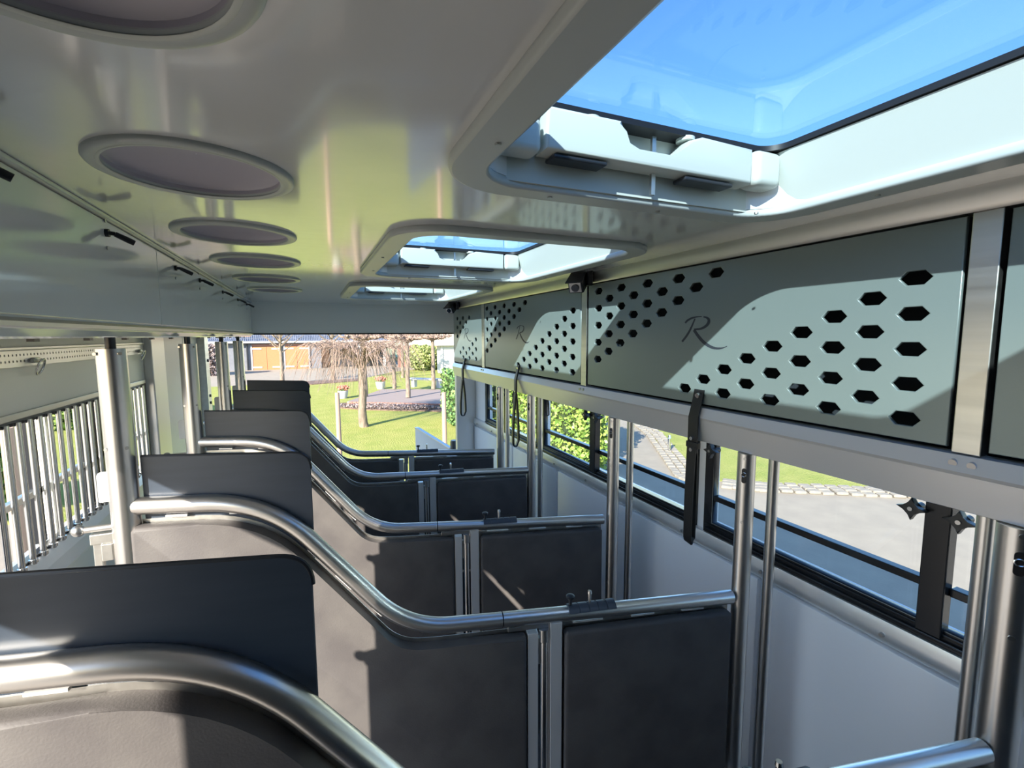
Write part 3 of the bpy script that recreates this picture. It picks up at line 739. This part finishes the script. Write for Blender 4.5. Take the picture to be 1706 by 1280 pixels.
# setts edging the right lawn
es = empty('sett_edging', (0, 0, 0), 0, 'pale stone setts edging the lawn right of the drive', 'edging')
path = fillet([(10.7, 14.2, 0), (9.5, 11.5, 0), (7.05, 7.45, 0), (7.9, 6.4, 0), (11.5, 4.15, 0)], [0, 0, .5, .3, 0], 6)
proto = None; cnt = 0
seg = [(path[i], path[i + 1]) for i in range(len(path) - 1)]
for p, q in seg:
    L = (q - p).length; d = (q - p) / L; nn = Vector((-d.y, d.x, 0)); n = max(1, int(L / .24))
    for i in range(n):
        for row in range(3):
            c = p + d * (L * (i + .5) / n) + nn * (.05 + row * .19)
            if proto is None:
                proto = obj('sett', B(-.105, .105, -.085, .085, 0, .06, bev=.015, seg=1), STONE, es); o = proto
            else: o = proto.copy(); COL.objects.link(o)
            o.location = (c.x + random.uniform(-.01, .01), c.y + random.uniform(-.01, .01), GZ - .015 + random.uniform(0, .02)); o.rotation_euler = (0, 0, math.atan2(d.y, d.x) + random.uniform(-.06, .06)); cnt += 1
# bollard light
t = empty('bollard_light', (7.45, 8.35, GZ), 0, 'small steel bollard light on the right lawn', 'light')
obj('tube', cyl(bmesh.new(), (0, 0, 0), (0, 0, .38), .04, n=16), CHROME, t, True); obj('cap', cyl(bmesh.new(), (0, 0, .40), (0, 0, .46), .045, .03, 16), BOLT, t, True)
t.location = (8.6, 9.5, GZ)
# hedges
def hedge(name, c, r, n, s, m, lab, cat='hedge', boxy=True, shell=.25):
    t = empty(name, (0, 0, 0), 0, lab, cat)
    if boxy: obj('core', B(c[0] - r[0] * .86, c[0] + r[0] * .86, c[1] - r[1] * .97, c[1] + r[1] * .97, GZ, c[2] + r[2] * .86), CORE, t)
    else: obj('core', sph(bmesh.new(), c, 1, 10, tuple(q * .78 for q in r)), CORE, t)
    l = leaves('foliage', c, r, n, s, m, t, shell, boxy); l['kind'] = 'stuff'
    return t
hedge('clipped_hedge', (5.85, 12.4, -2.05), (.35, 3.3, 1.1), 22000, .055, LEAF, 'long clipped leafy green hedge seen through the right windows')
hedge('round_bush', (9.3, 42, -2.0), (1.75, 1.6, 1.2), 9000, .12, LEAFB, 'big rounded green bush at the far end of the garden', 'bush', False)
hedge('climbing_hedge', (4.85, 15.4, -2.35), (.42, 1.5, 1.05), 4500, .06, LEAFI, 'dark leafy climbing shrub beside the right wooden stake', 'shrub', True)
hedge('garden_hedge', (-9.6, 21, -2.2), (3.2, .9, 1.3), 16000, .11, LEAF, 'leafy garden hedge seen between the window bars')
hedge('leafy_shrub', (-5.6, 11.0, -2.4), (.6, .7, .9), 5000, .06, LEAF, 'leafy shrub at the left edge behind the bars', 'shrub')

def stake(x, y, zt, lab, r=.045):
    t = obj('wooden_stake', cyl(bmesh.new(), (0, 0, GZ), (0, 0, zt), r, r * .9, 12), WOODP, None, True); t.location = (x, y, 0); tag(t, lab, 'stake')
stake(.42, 9.0, -1.02, 'pale round wooden stake left of the weeping tree')
stake(2.40, 9.0, -1.12, 'pale round wooden stake at the right of the rear opening', .05)
stake(-3.62, 8.0, -1.15, 'pale wooden stake seen between the bars on the left', .075)

# trees
def trunk(bm, pts, r0, r1, n=10):
    k = len(pts); tube(bm, pts, [r0 + (r1 - r0) * i / (k - 1) for i in range(k)], n)
def weeping(x, y):
    t = empty('weeping_tree', (x, y, GZ), 0, 'bare weeping tree with a drooping crown in the middle of the lawn', 'tree')
    bm = bmesh.new(); trunk(bm, [(0.05, 0, -.05), (0, 0, .15), (-.02, 0, .6), (.03, 0, 1.2), (0, 0, 1.8), (.02, 0, 2.25)], .165, .10, 14); obj('trunk', bm, BARK, t, True)
    bm = bmesh.new(); rd = random.Random(3)
    for k in range(26):
        a = 2 * math.pi * k / 26 + rd.uniform(-.1, .1); Lr = rd.uniform(.8, 1.45)
        p = [(0, 0, 1.9 + rd.uniform(0, .3))]
        for i in range(1, 7):
            u = i / 6; p.append((math.cos(a + .2 * u) * Lr * u, math.sin(a + .2 * u) * Lr * u, 2.0 + .75 * math.sin(u * 2.0) + rd.uniform(-.05, .05)))
        trunk(bm, p, .055, .018, 5)
        for j in range(17):
            s = p[rd.randint(1, 6)]; b = a + rd.uniform(-1.2, 1.2); L2 = rd.uniform(.4, 1.3); dr = rd.uniform(.25, 1.25)
            pts = []
            for i in range(7):
                u = i / 6; pts.append((s[0] + math.cos(b) * L2 * u + rd.uniform(-.03, .03), s[1] + math.sin(b) * L2 * u + rd.uniform(-.03, .03), s[2] + .32 * math.sin(u * 3.0) - dr * u * u + rd.uniform(-.04, .04)))
            trunk(bm, pts, .009, .004, 3)
    br = obj('branches', bm, TWIG, t); br['kind'] = 'stuff'
weeping(1.56, 16.5)
def pleached(x, y, z0, h, r, lab, spread=1.0):
    t = empty('pleached_tree', (x, y, z0), 0, lab, 'tree', 'pollarded trees around the terrace')
    bm = bmesh.new(); trunk(bm, [(0, 0, 0), (.02, 0, .3), (0, .01, 1.0), (.03, 0, 1.7), (0, 0, h)], r, r * .72, 12); obj('trunk', bm, BARK, t, True)
    bm = bmesh.new(); rd = random.Random(int(x * 10))
    for k in range(12):
        a = 2 * math.pi * k / 12; p = [(0, 0, h - .1)]
        for i in range(1, 6):
            u = i / 5; p.append((math.cos(a) * spread * u + rd.uniform(-.08, .08), math.sin(a) * spread * u + rd.uniform(-.08, .08), h + .12 * u + rd.uniform(-.07, .07)))
        trunk(bm, p, .07, .05, 6)
        for j in range(26):
            s = p[rd.randint(1, 5)]; e = (s[0] + rd.uniform(-.25, .25), s[1] + rd.uniform(-.25, .25), s[2] + rd.uniform(-.10, .42))
            trunk(bm, [s, ((s[0] + e[0]) / 2 + .03, (s[1] + e[1]) / 2, (s[2] + e[2]) / 2), e], .022, .010, 4)
    br = obj('branches', bm, TWIG, t); br['kind'] = 'stuff'
pleached(2.38, 23.53, -2.9, 2.75, .12, 'pollarded tree just behind the weeping tree trunk')
pleached(4.18, 26.08, -2.9, 2.8, .11, 'pollarded tree at the far side of the terrace by the planter')
pleached(4.18, 22.19, -2.9, 2.7, .12, 'pollarded tree at the near side of the terrace beside the bench')
pleached(6.13, 25.14, -2.9, 2.75, .13, 'pollarded tree at the right of the terrace')
pleached(6.21, 34.8, GZ, 3.0, .13, 'pollarded tree on the lawn between the terrace and the bush')
def young(x, y, lab, h=2.2):
    t = empty('young_tree', (x, y, GZ), 0, lab, 'tree')
    bm = bmesh.new(); trunk(bm, [(0, 0, 0), (.02, 0, 1), (0, 0, h), (.02, 0, h + 1.6)], .15, .06, 10); obj('trunk', bm, BARK, t, True)
    bm = bmesh.new(); rd = random.Random(int(x * 7) + 1)
    for k in range(16):
        a = 2.4 * k; z = h - .2 + k * .09; L = rd.uniform(1.2, 1.9)
        p = [(L * u * math.cos(a), L * u * math.sin(a), z + L * .75 * u + .15 * u * u) for u in (0, .33, .66, 1)]
        trunk(bm, p, .045, .012, 5)
        for j in range(10):
            s = p[rd.randint(1, 3)]; trunk(bm, [s, (s[0] + rd.uniform(-.4, .4), s[1] + rd.uniform(-.4, .4), s[2] + rd.uniform(.1, .6))], .014, .006, 3)
    br = obj('branches', bm, BARK, t); br['kind'] = 'stuff'
young(-1.75, 34.0, 'young bare tree in front of the orange garage doors')
young(1.42, 34.9, 'slim young bare tree right of the garage doors', 2.4)

# terrace
dk = empty('terrace', (0, 0, 0), 0, 'raised timber terrace with a dark brick edge in the garden', 'terrace')
obj('deck', prism(bmesh.new(), [(1.43, 22.13), (3.6, 26.5), (7.6, 24.4), (7.6, 18.9), (5.62, 19.33)], 'z', GZ, -2.93), DECK, dk)
p, q = Vector((1.43, 22.1, 0)), Vector((5.62, 19.30, 0)); L = (q - p).length; d = (q - p) / L; pr = None
for i in range(26):
    for row in range(2):
        if pr is None: pr = obj('brick', B(-.09, .09, -.05, .05, 0, .065, bev=.008, seg=1), BRICKR, dk); o = pr
        else: o = pr.copy(); COL.objects.link(o)
        c = p + d * (L * (i + .5 + (.5 if row else 0)) / 26.5); o.location = (c.x, c.y - .03, GZ + .03 + row * .08); o.rotation_euler = (0, 0, math.atan2(d.y, d.x))
l = leaves('heather_bed', (0, 0, .13), (2.3, .42, .10), 3000, .04, HEATH); l.location = (2.95, 20.1, GZ); l.rotation_euler = (0, 0, R(-33.7))
tag(l, 'low pinkish heather plants along the mulch bed by the terrace', 'heather', kind='stuff')
# table-like bench
bn = empty('garden_bench', (5.95, 26.0, -2.9), R(-43), 'long pale stone bench on the terrace under the trees', 'bench')
obj('top', B(-1.1, 1.1, -.22, .22, .42, .52, bev=.02), WHITEW, bn)
for sx in (-.8, .8): obj('leg', B(sx - .1, sx + .1, -.16, .16, 0, .42, bev=.01), WHITEW, bn)
# planters
pt0 = None
for x, y, z, s, lab in ((1.42, 24.6, GZ, .85, 'round grey planter with orange flowers at the left corner of the terrace'), (3.70, 28.0, GZ, .95, 'round grey planter with orange flowers behind the terrace')):
    if pt0 is None:
        pt0 = empty('flower_planter', (0, 0, 0)); obj('pot', lathe(bmesh.new(), [(.001, 0), (.20, 0), (.27, .25), (.30, .45), (.27, .47), (.001, .42)], n=24), POTM, pt0, True)
        f = leaves('flowers', (0, 0, .62), (.33, .33, .18), 700, .05, FLOW, pt0, .8); f['kind'] = 'stuff'
        f = leaves('foliage', (0, 0, .52), (.28, .28, .14), 500, .05, LEAFI, pt0, .9); f['kind'] = 'stuff'
        o = pt0
    else: o = copy_tree(pt0)
    o.location = (x, y, z); o.scale = (s, s, s); tag(o, lab, 'planter', 'flower planters by the terrace')
# white shed
sh = empty('garden_shed', (0, 0, 0), 0, 'small white boarded garden shed at the right of the rear view', 'shed')
pr = None
for i in range(14):
    if pr is None: pr = obj('board', B(9.75, 12.2, 36.9, 36.98, 0, .155, bev=.01, seg=1), WHITEW, sh); o = pr
    else: o = pr.copy(); COL.objects.link(o)
    o.location = (0, 0, GZ + i * .165)
obj('wall', B(9.78, 12.2, 36.98, 38.6, GZ, -.8), WHITEW, sh)
obj('corner_post', B(9.66, 9.80, 36.82, 36.98, GZ, -.8), WHITEW, sh)
obj('roof', B(9.1, 12.6, 36.5, 39, -.80, -.55, bev=.02), WHITEW, sh)

# stable / garage building
bd = empty('garage_building', (0, 0, 0), 0, 'long low garage building with a dark tiled roof and orange double doors', 'building')
BY = 49.3
obj('wall', B(-6.8, 1.0, BY, BY + .3, GZ - .05, -.55), BRICKG, bd)
obj('wall', B(1.0, 7.2, BY + 1.2, BY + 1.5, GZ - .05, -.55), DARKG, bd)
for k, (x0, x1) in enumerate(((-4.88, -2.52), (-2.16, -.14))):
    xm = (x0 + x1) / 2
    for (p, q) in ((x0, xm - .01), (xm + .01, x1)):
        dr_ = obj('garage_door', B(p, q, BY - .10, BY, GZ, -.92, bev=.01), ORANGE, bd)
        for z in (-1.15, -2.85): obj('hinge', B(p if p == x0 else q - .75, p + .75 if p == x0 else q, BY - .14, BY - .10, z - .06, z + .06), HINGE, dr_)
    bm = bmesh.new(); box(bm, x0 - .12, x0, BY - .13, BY, GZ, -.85); box(bm, x1, x1 + .12, BY - .13, BY, GZ, -.85); obj('door_frame', bm, GUTTER, bd)
obj('lintel', B(-4.9, -.1, BY - .12, BY, -.90, -.72), BRICKR, bd)
obj('side_door', B(1.10, 1.75, BY + 1.0, BY + 1.2, GZ, -1.1), ORANGE, bd)
for x in (4.55, 7.0): obj('porch_post', B(x - .12, x + .12, BY - .1, BY + .14, GZ, -.7), WHITEW, bd)
obj('downpipe', cyl(bmesh.new(), (-5.3, BY - .12, GZ), (-5.3, BY - .12, -.6), .07, n=10), BLACK, bd)
obj('gutter', B(-9.2, 7.6, BY - .55, BY - .40, -.62, -.44, bev=.03), GUTTER, bd)
bm = bmesh.new(); rows, cols = 22, 110
for i in range(rows):
    y0 = BY - .5 + i * .36; z0 = -.45 + i * .24
    for j in range(cols):
        x0 = -9.2 + j * .153
        v = [bm.verts.new(p) for p in ((x0, y0, z0 + .05), (x0 + .075, y0, z0 + .11), (x0 + .15, y0, z0 + .05), (x0 + .15, y0 + .38, z0 + .25), (x0 + .075, y0 + .38, z0 + .31), (x0, y0 + .38, z0 + .25), (x0, y0, z0 - .02), (x0 + .15, y0, z0 - .02))]
        bm.faces.new((v[0], v[1], v[4], v[5])); bm.faces.new((v[1], v[2], v[3], v[4])); bm.faces.new((v[6], v[7], v[2], v[1], v[0]))
rf = obj('roof_tiles', bm, ROOFM, bd); rf['kind'] = 'stuff'
obj('gable_end', prism(bmesh.new(), [(BY - .4, -.55), (BY + 7.4, 4.6), (BY + 15, -.55)], 'x', 7.3, 7.5), BRICKR, bd)
obj('roof_deck', prism(bmesh.new(), [(BY - .5, -.62), (BY + 7.4, 4.65), (BY + 15, -.62)], 'x', -9.1, 7.3), BRICKG, bd)
bw = struct(obj('garden_wall', B(8.0, 40, 47, 47.3, GZ, -.95), BRICKR), 'low brick boundary wall beyond the bush')
hedge('beech_hedge', (-9.5, 44, -2.0), (2.4, .8, 1.25), 6000, .13, HEATH, 'brown beech hedge left of the garage building')

# ------------------------------------------------------------------ pieces that can be told apart become objects of their own
def split_pieces(names):
    cache = {}
    for o in list(COL.objects):
        if o.type != 'MESH' or o.name.split('.')[0] not in names: continue
        me = o.data
        if me.name not in cache:
            bm = bmesh.new(); bm.from_mesh(me); bm.verts.ensure_lookup_table()
            seen = set(); isl = []
            for v in bm.verts:
                if v.index in seen: continue
                st = [v]; g = set([v.index]); seen.add(v.index)
                while st:
                    c = st.pop()
                    for e in c.link_edges:
                        w_ = e.other_vert(c)
                        if w_.index not in seen: seen.add(w_.index); g.add(w_.index); st.append(w_)
                isl.append(g)
            out = []
            if len(isl) > 1:
                for g in isl:
                    b2 = bm.copy(); b2.verts.ensure_lookup_table()
                    bmesh.ops.delete(b2, geom=[v for v in b2.verts if v.index not in g], context='VERTS')
                    m2 = bpy.data.meshes.new(me.name); b2.to_mesh(m2); b2.free()
                    for mm in me.materials: m2.materials.append(mm)
                    out.append(m2)
            bm.free(); cache[me.name] = out
        out = cache[me.name]
        if out:
            base = o.name.split('.')[0]
            for m2 in out[1:]:
                c = bpy.data.objects.new(base, m2); COL.objects.link(c); c.parent = o.parent
                c.location = o.location; c.rotation_euler = o.rotation_euler; c.scale = o.scale
            o.data = out[0]
split_pieces({'button', 'screw', 'underside_clip', 'stud', 'rivet', 'bolt', 'door_frame', 'horizontal_bar'})
